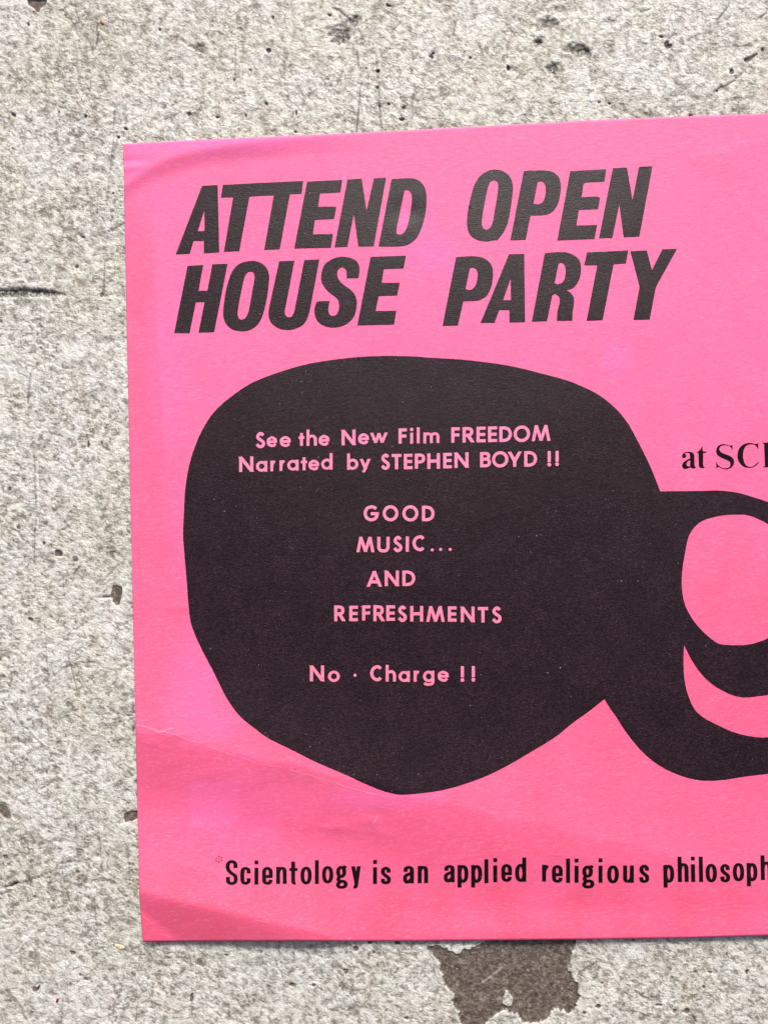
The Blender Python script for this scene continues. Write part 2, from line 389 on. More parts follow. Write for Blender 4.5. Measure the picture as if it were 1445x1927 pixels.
CUTS = [  # x1,y1,x2,y2,width,strength
    (672,92,675,126,1.3,.8),(679,154,675,200,.9,.8),(675,200,670,250,1.2,.9),(645,130,634,160,1,.6),(708,100,712,150,2.2,.5),(712,150,717,240,2.4,.5),
    (625,12,640,18,1.6,.9),(640,18,650,28,2.0,.9),(650,28,660,34,1.6,.8),(638,26,644,40,.8,.6),(214,250,205,330,.6,.5),(205,330,197,400,.8,.45),
    (243,175,215,260,.5,.3),(235,417,200,435,1.5,.9),(200,435,165,445,1.1,.8),(195,440,150,455,.8,.6),(442,80,443,150,.7,.5),(480,5,450,42,.8,.5),
    (63,850,67,960,1.1,.55),(67,960,62,1060,.9,.5),(196,490,194,555,1.2,.6),(56,700,51,760,1.2,.8),(58,730,130,724,.8,.5),(185,730,125,762,.9,.7),
    (150,1065,138,1080,1.6,.9),(222,1062,188,1098,1.1,.7),(115,1258,160,1245,1.1,.7),(160,1245,190,1250,.9,.5),(150,1237,50,1305,.9,.6),(126,1230,145,1305,1.1,.6),
    (0,1672,40,1664,1.2,.9),(40,1664,100,1640,1.1,.8),(100,1640,130,1632,1.0,.7),(112,1628,180,1616,.9,.6),(70,1592,110,1580,1.1,.7),(110,1580,140,1588,1.6,.5),
    (35,1358,85,1410,1.2,.5),(175,1690,181,1745,.9,.5),(115,1625,150,1660,.8,.4),(1350,36,1372,8,1.4,.95),(1372,8,1374,7,2.4,.95),(1430,30,1445,20,1.6,.9),
    (1360,163,1385,148,1.6,.95),(1352,165,1362,158,2.6,.95),(1345,170,1360,160,1.2,.8),(1385,146,1405,128,1.5,.7),(1300,68,1330,74,1.0,.5),(1355,86,1420,83,1.0,.6),
    (1327,128,1340,117,.9,.7),(1264,40,1272,58,1.0,.6),(740,53,755,38,.9,.8),(852,65,858,35,.9,.7),(870,20,880,80,.8,.4),(778,170,774,240,.9,.5),
    (1090,1834,1125,1813,1.5,.7),(1125,1813,1155,1817,1.3,.6),(1195,1866,1215,1882,1.1,.5),(1300,1905,1312,1927,1,.6),(1355,1880,1330,1900,.9,.4),(1340,1790,1345,1830,.8,.4),
    (640,1855,610,1900,1.0,.5),(555,1722,553,1810,.8,.4),(652,1775,650,1800,2.2,.5),(395,1780,375,1800,.8,.4),(213,1782,225,1788,1.1,.8),(228,1789,248,1795,1.0,.7),
    (10,1865,42,1905,3.2,.5),(117,1880,114,1927,1.0,.5),(213,1892,212,1910,1.6,.6),(88,1668,96,1660,1.2,.8),(180,80,184,55,1.6,.9),(140,15,148,35,1.0,.7),
    (162,65,175,95,.9,.7),(144,87,162,88,.8,.7),(215,205,212,240,1.2,.6),(183,41,180,55,1.4,.9),(30,1664,20,1668,2.2,.9),(60,1780,20,1800,.8,.3),
    (90,820,140,790,.8,.5),(40,910,120,780,.7,.4),(100,880,130,860,.8,.4),(10,1100,80,1040,.7,.35),(160,1480,190,1492,1.8,.4),(210,1355,225,1352,1.4,.7),
    (1170,10,1190,22,1.4,.5),(1205,20,1225,14,1.2,.8),(1210,80,1220,80,1.4,.8),(1290,165,1270,180,1.6,.5),(430,70,470,40,.6,.3),(360,300,330,240,.7,.3)]
PALES = [(133,1385,127,1430,1.3,.8),(127,1430,130,1450,1,.6),(60,1755,28,1795,1.2,.8),(60,1755,75,1745,.8,.5),(155,855,205,850,1.1,.6),(62,728,135,722,1.0,.7),
         (200,1100,160,1150,.9,.5),(1113,176,1113,190,4.2,.95),(1345,212,1360,203,1.0,.8),(1330,125,1342,112,.8,.6),(1090,170,1060,178,1,.5),(540,232,560,228,1.0,.7),
         (1385,152,1372,160,.8,.6),(30,1300,70,1265,1,.5),(85,1240,40,1290,.9,.5),(100,1090,150,1030,.8,.4),(70,860,72,960,.8,.5),(146,1030,148,980,.8,.4),
         (222,160,200,170,1,.5),(590,140,615,142,1.2,.5),(640,290,660,280,.9,.5),(208,1760,224,1745,.9,.6),(1210,1840,1218,1870,1,.5),(780,120,850,160,.8,.4),(-10,692,16,690,18,.5),(-5,785,8,800,24,.42),(126,660,140,652,11,.5),(62,722,76,700,15,.32),(558,141,566,141,4.5,.7),
         (610,83,622,84,6,.5),(672,48,680,46,3,.6),(60,300,90,330,22,.2),(1075,130,1090,160,16,.3),(900,60,930,50,22,.25),(1180,120,1240,150,26,.22),(40,1500,60,1540,22,.2),(100,1210,120,1225,16,.22),(860,200,930,190,12,.25),(440,1850,470,1840,14,.2),(1160,1800,1200,1790,16,.25),(760,1900,770,1860,12,.2)]
rr = random.Random(11)
for i in range(300):
    x, y = rr.uniform(-250, 1700), rr.uniform(-250, 2180); a = rr.choice([1.5, .6, -.6, .2, 1.1, rr.uniform(0, 3.1)]) + rr.uniform(-.2, .2); L = rr.uniform(8, 60)
    seg = (x, y, x + L * math.cos(a), y + L * math.sin(a), rr.uniform(.4, .8), rr.uniform(.10, .38) * rr.choice([1, 1, 1.5]))
    (CUTS if rr.random() < .6 else PALES).append(seg)
DIRT = [(641,62,22,20,.9),(665,38,10,9,.85),(675,32,7,6,.6),(373,89,13,8,.7),(378,100,9,8,.4),(1042,127,15,11,.95),(1036,42,22,10,.75),(1014,75,9,7,.7),(1090,90,24,12,.8),
        (1072,88,16,10,.5),(1100,98,14,9,.7),(1062,60,8,6,.5),(1150,40,20,8,.35),(990,38,10,8,.3),(0,700,22,9,.45),(25,690,14,10,.4),(10,826,22,5,.5),(196,640,20,6,.45),
        (165,1085,10,8,.35),(118,1660,12,10,.5),(130,1668,9,8,.4),(663,1905,12,15,.5),(490,1815,16,6,.4),(300,1838,14,4,.55),(345,1852,8,6,.3),(1280,200,14,5,.5),
        (1230,215,26,7,.6),(1262,180,8,14,.4),(1395,205,18,6,.4),(1335,182,9,6,.45),(225,1868,10,6,.3),(60,570,30,8,.3),(330,110,20,8,.3),(85,110,14,8,.3),
        (1010,150,12,5,.3),(965,128,8,5,.6),(1060,15,22,6,.5),(850,110,12,6,.3),(1260,1900,10,7,.3),(1225,1866,12,9,.3),(1385,1866,18,8,.3),(310,1760,60,9,.25),
        (240,1395,8,5,.5),(115,1350,14,10,.4),(70,1370,10,8,.35),(150,690,10,8,.4)]

def axis(bands):
    out = [bands[0][0]]
    for a, b, st in bands:
        n = max(1, int(round((b - a) / st))); out += list(np.linspace(a, b, n + 1)[1:])
    return np.array(out)
ax = axis([(-3500, -900, 130), (-900, -250, 12), (-250, -10, 4), (-10, 272, 1.7), (272, 1455, 2.3), (1455, 1900, 6), (1900, 2600, 14), (2600, 5200, 130)])
ay = axis([(-3500, -900, 130), (-900, -250, 12), (-250, -10, 4), (-10, 286, 1.7), (286, 1745, 3.0), (1745, 1940, 1.7), (1940, 2200, 4), (2200, 2900, 12), (2900, 5400, 130)])
GX, GY = np.meshgrid(ax, ay)
FZ = -4.0 + 1.4 * perlin(GX / 190, GY / 170, 1) + 0.9 * perlin(GX / 60, GY / 52, 2) + 0.55 * perlin(GX / 22, GY / 20, 4)
bare = np.full(GX.shape, 9.0); dirt = np.zeros_like(GX); cut = np.zeros_like(GX); pale = np.zeros_like(GX)
def window(x0, y0, x1, y1):
    i0, i1 = np.searchsorted(ax, [x0, x1]); j0, j1 = np.searchsorted(ay, [y0, y1])
    return (slice(max(j0 - 1, 0), j1 + 1), slice(max(i0 - 1, 0), i1 + 1))
def sdf(poly):
    P = np.array(poly); sl = window(P[:, 0].min() - 10, P[:, 1].min() - 10, P[:, 0].max() + 10, P[:, 1].max() + 10)
    x, y = GX[sl], GY[sl]; d = np.full(x.shape, 99.0)
    for (x1, y1), (x2, y2) in zip(P, np.roll(P, -1, axis=0)): d = np.minimum(d, seg_dist(x, y, x1, y1, x2, y2)[0])
    return sl, np.where(winding(x, y, P), -d, d)
for c in CHIPS:
    sl, d = sdf(c); bare[sl] = np.minimum(bare[sl], d)
sl, d = sdf(PATCH); sl2, d2 = sdf(ISLAND)
full = np.full(GX.shape, 99.0); full[sl] = d
isl = np.full(GX.shape, 99.0); isl[sl2] = d2
patch = np.maximum(full, -isl)
bare = np.clip(np.minimum(bare, patch), -9, 9)
for lst, arr, dep in ((CUTS, cut, 1.2), (PALES, pale, 0.0)):
    for (x1, y1, x2, y2, wd, st) in lst:
        pd = 6 + 2.5 * wd; sl = window(min(x1, x2) - pd, min(y1, y2) - pd, max(x1, x2) + pd, max(y1, y2) + pd)
        d, t = seg_dist(GX[sl], GY[sl], x1, y1, x2, y2)
        d = np.hypot(d, 0) + np.abs(perlin(GX[sl] / 9, GY[sl] / 9, 8)) * .5
        v = min(1, st * 1.15) * np.exp(-(d / (wd * .95 + .5)) ** 2) * (1 if wd > 4 else smooth(0, .12, t + .06) * smooth(1, .85, t - .04))
        arr[sl] = np.maximum(arr[sl], v); FZ[sl] -= v * dep
for (x, y, rx, ry, a) in DIRT:
    sl = window(x - rx * 2.5, y - ry * 2.5, x + rx * 2.5, y + ry * 2.5)
    q = np.hypot((GX[sl] - x) / rx, (GY[sl] - y) / ry) + .55 * perlin(GX[sl] / 8, GY[sl] / 8, 12)
    v = min(1.2, a * 1.25) * (1 - smooth(.35, 1.35, q)) if a > .6 else a * (1 - smooth(.35, 1.35, q)); dirt[sl] = np.maximum(dirt[sl], v); FZ[sl] -= v * 3.0
# the gouge on the left
sl = window(-60, 525, 140, 575); x, y = GX[sl], GY[sl]
half = 8.2 * np.clip((126 - x) / 60, 0, 1) ** .6 + .01
q = np.abs(y - (549.5 + (x > 60) * (x - 60) * .04)) / half + .12 * perlin(x / 7, y / 7, 3)
gv = 1 - smooth(.78, 1.15, q); FZ[sl] -= gv * (5.0 + 2.2 * perlin(x / 6, y / 5, 7)) * np.clip((130 - x) / 40, 0, 1)
dirt[sl] = np.maximum(dirt[sl], gv * np.clip(.85 - .35 * np.clip((y - 549) / 5, 0, 1) + .6 * perlin(x / 4, y / 3.5, 6), .1, 1) * 1.3)  # grit, with the upper wall's shade painted in as stronger dirt
FZ -= 3.4 * smooth(.9, -.9, bare)
FZ += 0.8 * np.exp(-((patch - 3) / 3.0) ** 2)
ny, nx = GX.shape
idx = np.arange(nx * ny).reshape(ny, nx)
F = np.stack([idx[:-1, :-1], idx[1:, :-1], idx[1:, 1:], idx[:-1, 1:]], -1).reshape(-1, 4)
V = np.stack([(GX - CX) * S, (CY - GY) * S, FZ * S], -1).reshape(-1, 3)
rag = np.where(patch < 14, 9.0, 4.0)
A = dict(bare=bare.ravel(), rag=rag.ravel(), dirt=dirt.ravel(), cut=cut.ravel(), pale=pale.ravel())
pf = (patch.ravel()[F].mean(axis=1) < 0)
floor = mesh_obj('concrete_floor', V, F[~pf], M_CONC, attrs=A); floor['kind'] = 'structure'
used = np.unique(F[pf]); remap = np.full(len(V), -1); remap[used] = np.arange(len(used))
bp = mesh_obj('bare_patch', V[used], remap[F[pf]], M_CONC, floor, {k: v[used] for k, v in A.items()})
bp['label'] = 'brown patch where the pale coating has flaked away'
def floor_z(x, y):
    i = int(np.clip(np.searchsorted(ax, x), 0, nx - 1)); j = int(np.clip(np.searchsorted(ay, y), 0, ny - 1)); return float(FZ[j, i])

# ------------------------------------------------------------------ flyer root + sheet
flyer = bpy.data.objects.new('flyer', None); COL.objects.link(flyer); flyer.empty_display_size = .02
tag(flyer, 'bright pink paper flyer printed in black, lying flat on the concrete floor', 'flyer')

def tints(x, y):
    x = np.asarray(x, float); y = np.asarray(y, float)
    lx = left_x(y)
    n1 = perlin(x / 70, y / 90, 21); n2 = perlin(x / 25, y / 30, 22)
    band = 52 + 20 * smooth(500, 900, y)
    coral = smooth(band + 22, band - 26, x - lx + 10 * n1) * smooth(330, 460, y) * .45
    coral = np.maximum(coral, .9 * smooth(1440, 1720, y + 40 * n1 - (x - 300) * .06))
    coral = np.maximum(coral, .66 * smooth(600, 1350, y + 60 * n1))  # light falloff down the sheet, painted in as a deeper tint
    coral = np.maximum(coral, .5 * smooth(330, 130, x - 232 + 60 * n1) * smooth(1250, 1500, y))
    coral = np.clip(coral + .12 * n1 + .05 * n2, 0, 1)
    lil = np.zeros_like(x)
    def spot(cx, cy, rx, ry, a, s=.5):
        q = np.hypot((x - cx) / rx, (y - cy) / ry) + .22 * perlin(x / 30, y / 30, 31)
        return a * (1 - smooth(1 - s, 1 + s * .6, q))
    for q in (spot(1162, 672, 34, 32, .38, .3), spot(815, 480, 60, 40, .5, .7), spot(780, 440, 45, 60, .35, .8), spot(400, 268, 190, 22, .45, .6),
              spot(262, 305, 40, 40, .25, .7), spot(322, 400, 60, 60, .15, .8), spot(318, 700, 45, 170, .22, .6), spot(345, 1000, 40, 140, .12, .7),
              spot(370, 1300, 60, 110, .3, .7), spot(405, 1362, 60, 34, .25, .6), spot(450, 1520, 120, 90, .2, .8), spot(710, 1500, 110, 26, .3, .8)):
        lil = np.maximum(lil, q)
    bx = smooth(350, 366, x) * smooth(458, 446, x) * smooth(1462, 1474, y) * smooth(1566, 1552, y) * .34
    lil = np.maximum(lil, bx)
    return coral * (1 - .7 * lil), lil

def sheet():
    nu, nv = 430, 350
    # refined towards the left and the bottom, where the folds are
    u = np.linspace(0, 1, nu) ** 1.12; v = np.linspace(0, 1, nv)
    U, Vv = np.meshgrid(u, v)
    X = np.zeros_like(U); Y = np.zeros_like(U) + 271 + Vv * 1500
    X = 250 + U * (RX - 250)
    for _ in range(4):
        X = left_x(Y) + U * (RX - left_x(Y)); Y = top_y(X) * (1 - Vv) + bot_y(X) * Vv
    # hairline wobble of the cut edge
    H = flyer_h(X, Y)
    x, y, z = place(X, Y, H)
    top = np.stack([x, y, z], -1).reshape(-1, 3)
    bot = top.copy(); bot[:, 2] -= 0.8 * S
    N = nu * nv; id_ = np.arange(N).reshape(nv, nu)
    q = np.stack([id_[:-1, :-1], id_[1:, :-1], id_[1:, 1:], id_[:-1, 1:]], -1).reshape(-1, 4)
    ring = np.concatenate([id_[0, :], id_[1:, -1], id_[-1, -2::-1], id_[-2:0:-1, 0]])
    r2 = np.roll(ring, -1)
    side = np.stack([ring, r2, r2 + N, ring + N], -1)
    # rim vertices doubled so the cut edge stays crisp
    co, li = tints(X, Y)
    wear_halo = np.zeros_like(X)
    at = {'coral': np.tile(co.ravel(), 2), 'lilac': np.tile(li.ravel(), 2), 'wear_halo': np.concatenate([wear_halo.ravel(), np.zeros(N)])}
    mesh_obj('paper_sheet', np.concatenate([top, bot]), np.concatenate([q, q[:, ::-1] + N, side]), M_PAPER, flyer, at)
sheet()

# ------------------------------------------------------------------ printed shapes
def parse(txt, vx, vy, sc):
    """'x,y' = corner, '~x,y' = smooth point; returns a dense closed loop in u"""
    P = []
    for tok in txt.split():
        sm = tok[0] == '~'; a, b = tok.lstrip('~').split(','); P.append((vx + float(a) / sc, vy + float(b) / sc, sm))
    n = len(P); out = []
    for i in range(n):
        p0, p1, p2, p3 = P[i - 1], P[i], P[(i + 1) % n], P[(i + 2) % n]
        a = np.array(p1[:2]); b = np.array(p2[:2]); L = np.hypot(*(b - a))
        if not p1[2] and not p2[2]:
            k = max(1, int(L / 7)); out += [tuple(a + (b - a) * t / k) for t in range(k)]; continue
        m1 = (b - np.array(p0[:2])) / 2 if p1[2] else (b - a) * 1.0
        m2 = (np.array(p3[:2]) - a) / 2 if p2[2] else (b - a) * 1.0
        # limit tangents to the chord
        for q in (m1, m2):
            ln = np.hypot(*q)
            if ln > L: q *= L / ln
        k = max(3, int(L / 3.5))
        for j in range(k):
            t = j / k; t2, t3 = t * t, t ** 3
            out.append(tuple((2*t3-3*t2+1)*a + (t3-2*t2+t)*m1 + (-2*t3+3*t2)*b + (t3-t2)*m2))
    return out

def build_print(name, shapes, material, parent, lift, step=7.0, rough=0.0, seed=0, wear_halo=0.0):
    """shapes: list of (outline, [holes]); draped over the sheet"""
    pts, edges = [], []
    rs = np.random.RandomState(seed)
    for outer, holes in shapes:
        for lp in [outer] + holes:
            b = len(pts); lp = list(lp)
            if rough: lp = [(x + rs.uniform(-rough, rough), y + rs.uniform(-rough, rough)) for x, y in lp]
            pts += lp; n = len(lp); edges += [(b + i, b + (i + 1) % n) for i in range(n)]
    P = np.array(pts); x0, y0 = P.min(0); x1, y1 = P.max(0)
    gx, gy = np.meshgrid(np.arange(x0 + step / 2, x1, step), np.arange(y0 + step / 2, y1, step))
    gx = gx.ravel(); gy = gy.ravel()
    def inside(px, py):
        r = np.zeros(px.shape, bool)
        for outer, holes in shapes:
            q = winding(px, py, outer)
            for h in holes: q &= ~winding(px, py, h)
            r |= q
        return r
    keep = inside(gx, gy)
    allp = [Vector((float(a), float(b))) for a, b in pts] + [Vector((float(a), float(b))) for a, b in zip(gx[keep], gy[keep])]
    vo, eo, fo, *_ = delaunay_2d_cdt(allp, edges, [], 0, 1e-4)
    Vx = np.array([(v.x, v.y) for v in vo]); Fc = np.array([f for f in fo if len(f) == 3])
    c = Vx[Fc].mean(axis=1); Fc = Fc[inside(c[:, 0], c[:, 1])]
    # y points down in u, so flip winding to face up
    a, b, d = Vx[Fc[:, 0]], Vx[Fc[:, 1]], Vx[Fc[:, 2]]
    area = (b[:, 0] - a[:, 0]) * (d[:, 1] - a[:, 1]) - (b[:, 1] - a[:, 1]) * (d[:, 0] - a[:, 0])
    Fc = Fc[np.abs(area) > 1e-3]; area = area[np.abs(area) > 1e-3]
    Fc[area > 0] = Fc[area > 0][:, ::-1]
    us = np.unique(Fc); rm = np.full(len(Vx), -1); rm[us] = np.arange(len(us)); Fc = rm[Fc]; Vx = Vx[us]
    H = flyer_h(Vx[:, 0], Vx[:, 1]) + lift
    x, y, z = place(Vx[:, 0], Vx[:, 1], H)
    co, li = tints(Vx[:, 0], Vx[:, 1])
    at = {'coral': co, 'lilac': li, 'wear_halo': np.full(len(Vx), wear_halo)} if material in (M_PAPER, M_WEAR) else None
    return mesh_obj(name, np.stack([x, y, z], -1), Fc, material, parent, at)

def holder(name, label=None, parent=flyer):
    e = bpy.data.objects.new(name, None); COL.objects.link(e); e.parent = parent; e.empty_display_size = .005
    if label: e['label'] = label
    return e

V1, V2, V3, V4_ = (320, 320, 5.78), (560, 320, 5.78), (860, 310, 7.225), (1030, 300, 6.881)
V5, V6, V7, V8 = (320, 470, 5.78), (560, 470, 6.568), (820, 460, 6.0208), (1040, 450, 5.78)
HEAD = {
 'ATTEND': [
  (V1, "350,172 520,162 537,893 370,904 368,768 258,770 217,910 65,915", "375,437 378,662 302,665"),
  (V1, "577,160 680,157 682,162 690,155 1000,139 985,279 865,288 755,880 587,887 688,295 555,297"),
  (V1, "1000,139 1449,118 1432,255 1305,262 1195,860 1025,867 1130,272 985,279"),
  (V2, "105,125 487,107 467,242 245,252 225,398 422,398 398,530 190,540 167,697 387,695 362,843 -36,852"),
  (V2, "543,102 697,92 750,440 830,88 963,82 828,828 660,830 612,480 548,800 545,832 402,838"),
  (V2, "1022,97 ~1150,90 ~1260,90 ~1340,130 ~1390,210 ~1402,320 ~1390,470 ~1350,620 ~1290,740 ~1200,810 ~1100,828 880,830",
       "1162,222 ~1190,215 ~1225,235 ~1243,290 ~1235,400 ~1210,540 ~1185,630 ~1145,690 ~1100,702 ~1075,685 1082,610")],
 'OPEN': [
  (V3, "~535,65 ~640,95 ~715,160 ~750,240 ~758,340 ~740,500 ~715,670 ~685,800 ~640,900 ~590,972 548,1022 512,1022 ~400,1040 ~290,1025 ~200,975 ~150,900 ~133,780 ~150,600 ~190,420 ~235,270 ~310,155 ~420,82",
       "~500,210 ~545,230 ~558,290 ~540,450 ~510,620 ~485,770 ~450,850 ~400,883 ~355,860 ~335,800 ~345,690 ~370,540 ~400,390 ~430,270 ~460,222"),
  (V3, "905,85 ~1000,78 ~1180,75 ~1290,95 ~1370,155 ~1405,240 ~1405,360 ~1385,480 ~1345,580 ~1290,640 ~1220,675 ~1130,685 998,688 932,1018 722,1025",
       "1095,232 ~1130,225 ~1165,232 ~1195,270 ~1203,330 ~1195,420 ~1165,500 ~1125,530 ~1080,537 1037,525"),
  (V4_, "293,152 760,125 735,285 490,297 465,315 440,487 645,478 678,500 655,643 405,652 372,855 640,848 608,1028 125,1047"),
  (V4_, "843,115 1027,103 1098,525 1182,95 1357,87 1187,997 985,1005 928,585 838,1013 665,1018")],
 'HOUSE': [
  (V5, "193,175 362,165 312,447 408,445 462,158 627,152 482,895 313,900 377,567 283,570 215,905 47,907"),
  (V5, "~890,120 ~980,138 ~1045,190 ~1078,270 ~1075,370 ~1055,520 ~1025,660 ~985,765 ~930,835 ~850,878 ~770,885 ~680,865 ~610,805 ~580,720 ~585,610 ~605,470 ~640,330 ~690,215 ~770,145",
       "~872,235 ~910,250 ~920,300 ~905,400 ~880,540 ~855,670 ~825,735 ~785,760 ~750,745 ~737,690 ~750,590 ~775,460 ~805,320 ~835,255"),
  (V5, "1188,125 1355,117 1250,660 ~1252,705 ~1285,733 ~1325,725 ~1352,670 1362,620 1460,113 1625,104 1519,669 ~1484,766 ~1440,820 ~1387,849 ~1290,872 ~1180,853 ~1100,790 ~1072,705 1080,620"),
  (V6, "605,352 750,348 ~763,290 ~765,220 ~740,155 ~680,110 ~590,87 ~490,92 ~400,130 ~330,190 ~298,280 ~292,370 ~325,450 ~390,525 ~450,570 ~495,610 ~512,670 ~508,740 ~480,800 ~435,818 ~395,795 ~380,740 397,632 300,635 237,640 ~210,720 ~215,810 ~255,890 ~330,940 ~430,960 ~540,945 ~630,900 ~700,820 ~730,700 ~730,620 ~705,550 ~650,490 ~580,440 ~510,370 ~490,300 ~505,240 ~550,215 ~595,245 ~606,290"),
  (V6, "902,88 1340,73 1308,228 1065,238 1040,408 1262,407 1232,562 1003,572 963,757 1222,753 1192,923 738,933")],
 'PARTY': [
  (V7, "228,145 ~300,138 ~430,133 ~530,150 ~610,205 ~645,290 ~640,420 ~610,525 ~560,595 ~480,632 ~400,640 310,645 250,917 75,922",
       "385,268 ~425,262 ~460,285 ~472,340 ~460,430 ~430,490 ~385,515 335,508"),
  (V7, "828,110 1000,105 1010,880 832,882 832,742 718,742 663,887 505,887", "845,390 850,628 760,632"),
  (V8, "-89,154 ~20,142 ~130,142 ~220,170 ~285,225 ~305,300 ~300,390 ~270,470 ~220,530 148,556 ~200,590 ~228,640 ~228,710 ~215,790 212,885 42,888 ~50,780 ~70,700 ~72,640 ~45,605 ~15,597 -6,610 -64,891 -230,896",
       "63,264 ~100,258 ~132,290 ~138,350 ~128,430 ~95,475 ~50,490 18,480"),
  (V8, "370,145 817,122 795,262 660,272 540,880 365,887 482,282 340,282"),
  (V8, "842,130 1020,122 1075,335 1188,112 1350,103 1135,490 1115,540 1052,873 875,877 942,515")]}
LIFT1, LIFT2 = 0.55, 0.95
sd_ = 0
for word, gl in HEAD.items():
    e = holder('headline_word', 'heavy slanted black headline word ' + word)
    for q in gl:
        sd_ += 1
        o = build_print('letter', [(parse(q[1], *q[0]), [parse(h, *q[0]) for h in q[2:]])], M_INK, e, LIFT1, 6.5, .12, sd_)

# big rounded shape that joins on to a ring
def seq(view, s): vx, vy, sc = view; return [(vx + a / sc, vy + b / sc) for a, b in s]
def smooth_loop(items):
    """items: (x,y) smooth or (x,y,'c') corner"""
    return parse(' '.join(('' if len(q) == 3 else '~') + '%.2f,%.2f' % (q[0], q[1]) for q in items), 0, 0, 1)
B1, B2, BR, BC, B6, B5 = (330,650,2.779), (800,650,2.779), (1200,900,5.667), (1120,1180,4.446), (750,1150,2.89), (330,1100,2.779)
out = seq(B1, [(42,1000),(46,880),(53,750),(75,620),(115,500),(160,410),(215,335),(300,262),(400,196),(540,141),(700,96),(900,66),(1080,55),(1260,58)])
out += seq(B2, [(0,63),(200,75),(430,105),(600,145),(760,190),(900,255),(1000,335),(1060,410),(1120,520),(1170,620),(1200,692)])
out += [(1241.8, 924.6, 'c')]
out += seq(BR, [(500,137),(700,134),(860,131),(1050,152),(1200,193),(1389,255)])
out += [(1530,976),(1600,1045),(1648,1155),(1650,1280),(1605,1385),(1530,1436)]
out += seq(BC, [(1445,1225),(1250,1250),(1120,1272),(1000,1284),(880,1282),(750,1255),(600,1195),(480,1120),(370,1020),(250,870),(180,760),(120,675)])
out += [(1136.7, 1315.5, 'c')]
out += seq(B6, [(1040,540),(950,605),(850,685),(720,765),(600,835),(480,895),(350,943),(230,975),(100,993),(0,997)])
out += seq(B5, [(1090,1080),(1000,1045),(880,990),(740,930),(620,870),(480,800),(420,755),(340,690),(270,595),(200,455),(130,320),(85,210),(70,110),(62,0)])
ringhole = seq(BR, [(1389,490),(1250,420),(1160,390),(1050,385),(900,395),(740,432),(650,475),(590,535),(545,610),(520,690),(495,830),(475,950),(465,1080),
                    (470,1200),(500,1350),(560,1470),(640,1580),(740,1680),(850,1760),(920,1775),(1050,1780),(1180,1773),(1300,1740),(1389,1700)])
ringhole += [(1485,1165),(1510,1110),(1502,1050),(1475,1010)]
cres = [(BC[0] + 740 / BC[2], BC[1] + 148 / BC[2], 'c')] + seq(BC, [(735,280),(740,400),(755,500),(785,600),(830,690),(900,755),(1000,810),(1150,878),(1300,915),(1445,920)])
cres += [(1520,1368),(1565,1318),(1588,1260),(1597,1205,'c'),(1560,1262),(1505,1296)] + seq(BC, [(1445,567),(1330,582),(1240,588),(1150,570),(1050,525),(960,465),(880,385),(810,285),(770,210)])
blob = build_print('printed_shape', [(smooth_loop(out), [smooth_loop(ringhole), smooth_loop(cres)])], M_INK, flyer, LIFT1, 5.5, .22, 77)
blob['label'] = 'large rounded black printed shape joined to a ring'

# ---- monoline lettering -------------------------------------------------------------
def spline(pts, per=7):
    P = np.array(pts, float); n = len(P); out = []
    for i in range(n - 1):
        a, b = P[i], P[i + 1]; L = np.hypot(*(b - a))
        m1 = (b - P[i - 1]) / 2 if i > 0 else (b - a); m2 = (P[i + 2] - a) / 2 if i < n - 2 else (b - a)
        for q in (m1, m2):
            ln = np.hypot(*q)
            if ln > L * 1.1: q *= L * 1.1 / ln
        for j in range(per):
            t = j / per; t2, t3 = t * t, t ** 3
            out.append((2*t3-3*t2+1)*a + (t3-2*t2+t)*m1 + (-2*t3+3*t2)*b + (t3-t2)*m2)
    out.append(P[-1]); return np.array(out)
def pen(P, wv, wh, closed=False):
    P = np.asarray(P, float)
    T = (np.roll(P, -1, 0) - np.roll(P, 1, 0)) if closed else np.gradient(P, axis=0)
    T /= np.maximum(np.hypot(T[:, 0], T[:, 1])[:, None], 1e-9)
    N = np.stack([-T[:, 1] * wv / 2, T[:, 0] * wh / 2], -1)
    L, R = P + N, P - N
    if closed:
        a, b = (L, R) if np.ptp(L[:, 0]) > np.ptp(R[:, 0]) else (R, L)
        return (list(map(tuple, a)), [list(map(tuple, b))])
    return (list(map(tuple, L)) + list(map(tuple, R[::-1])), [])

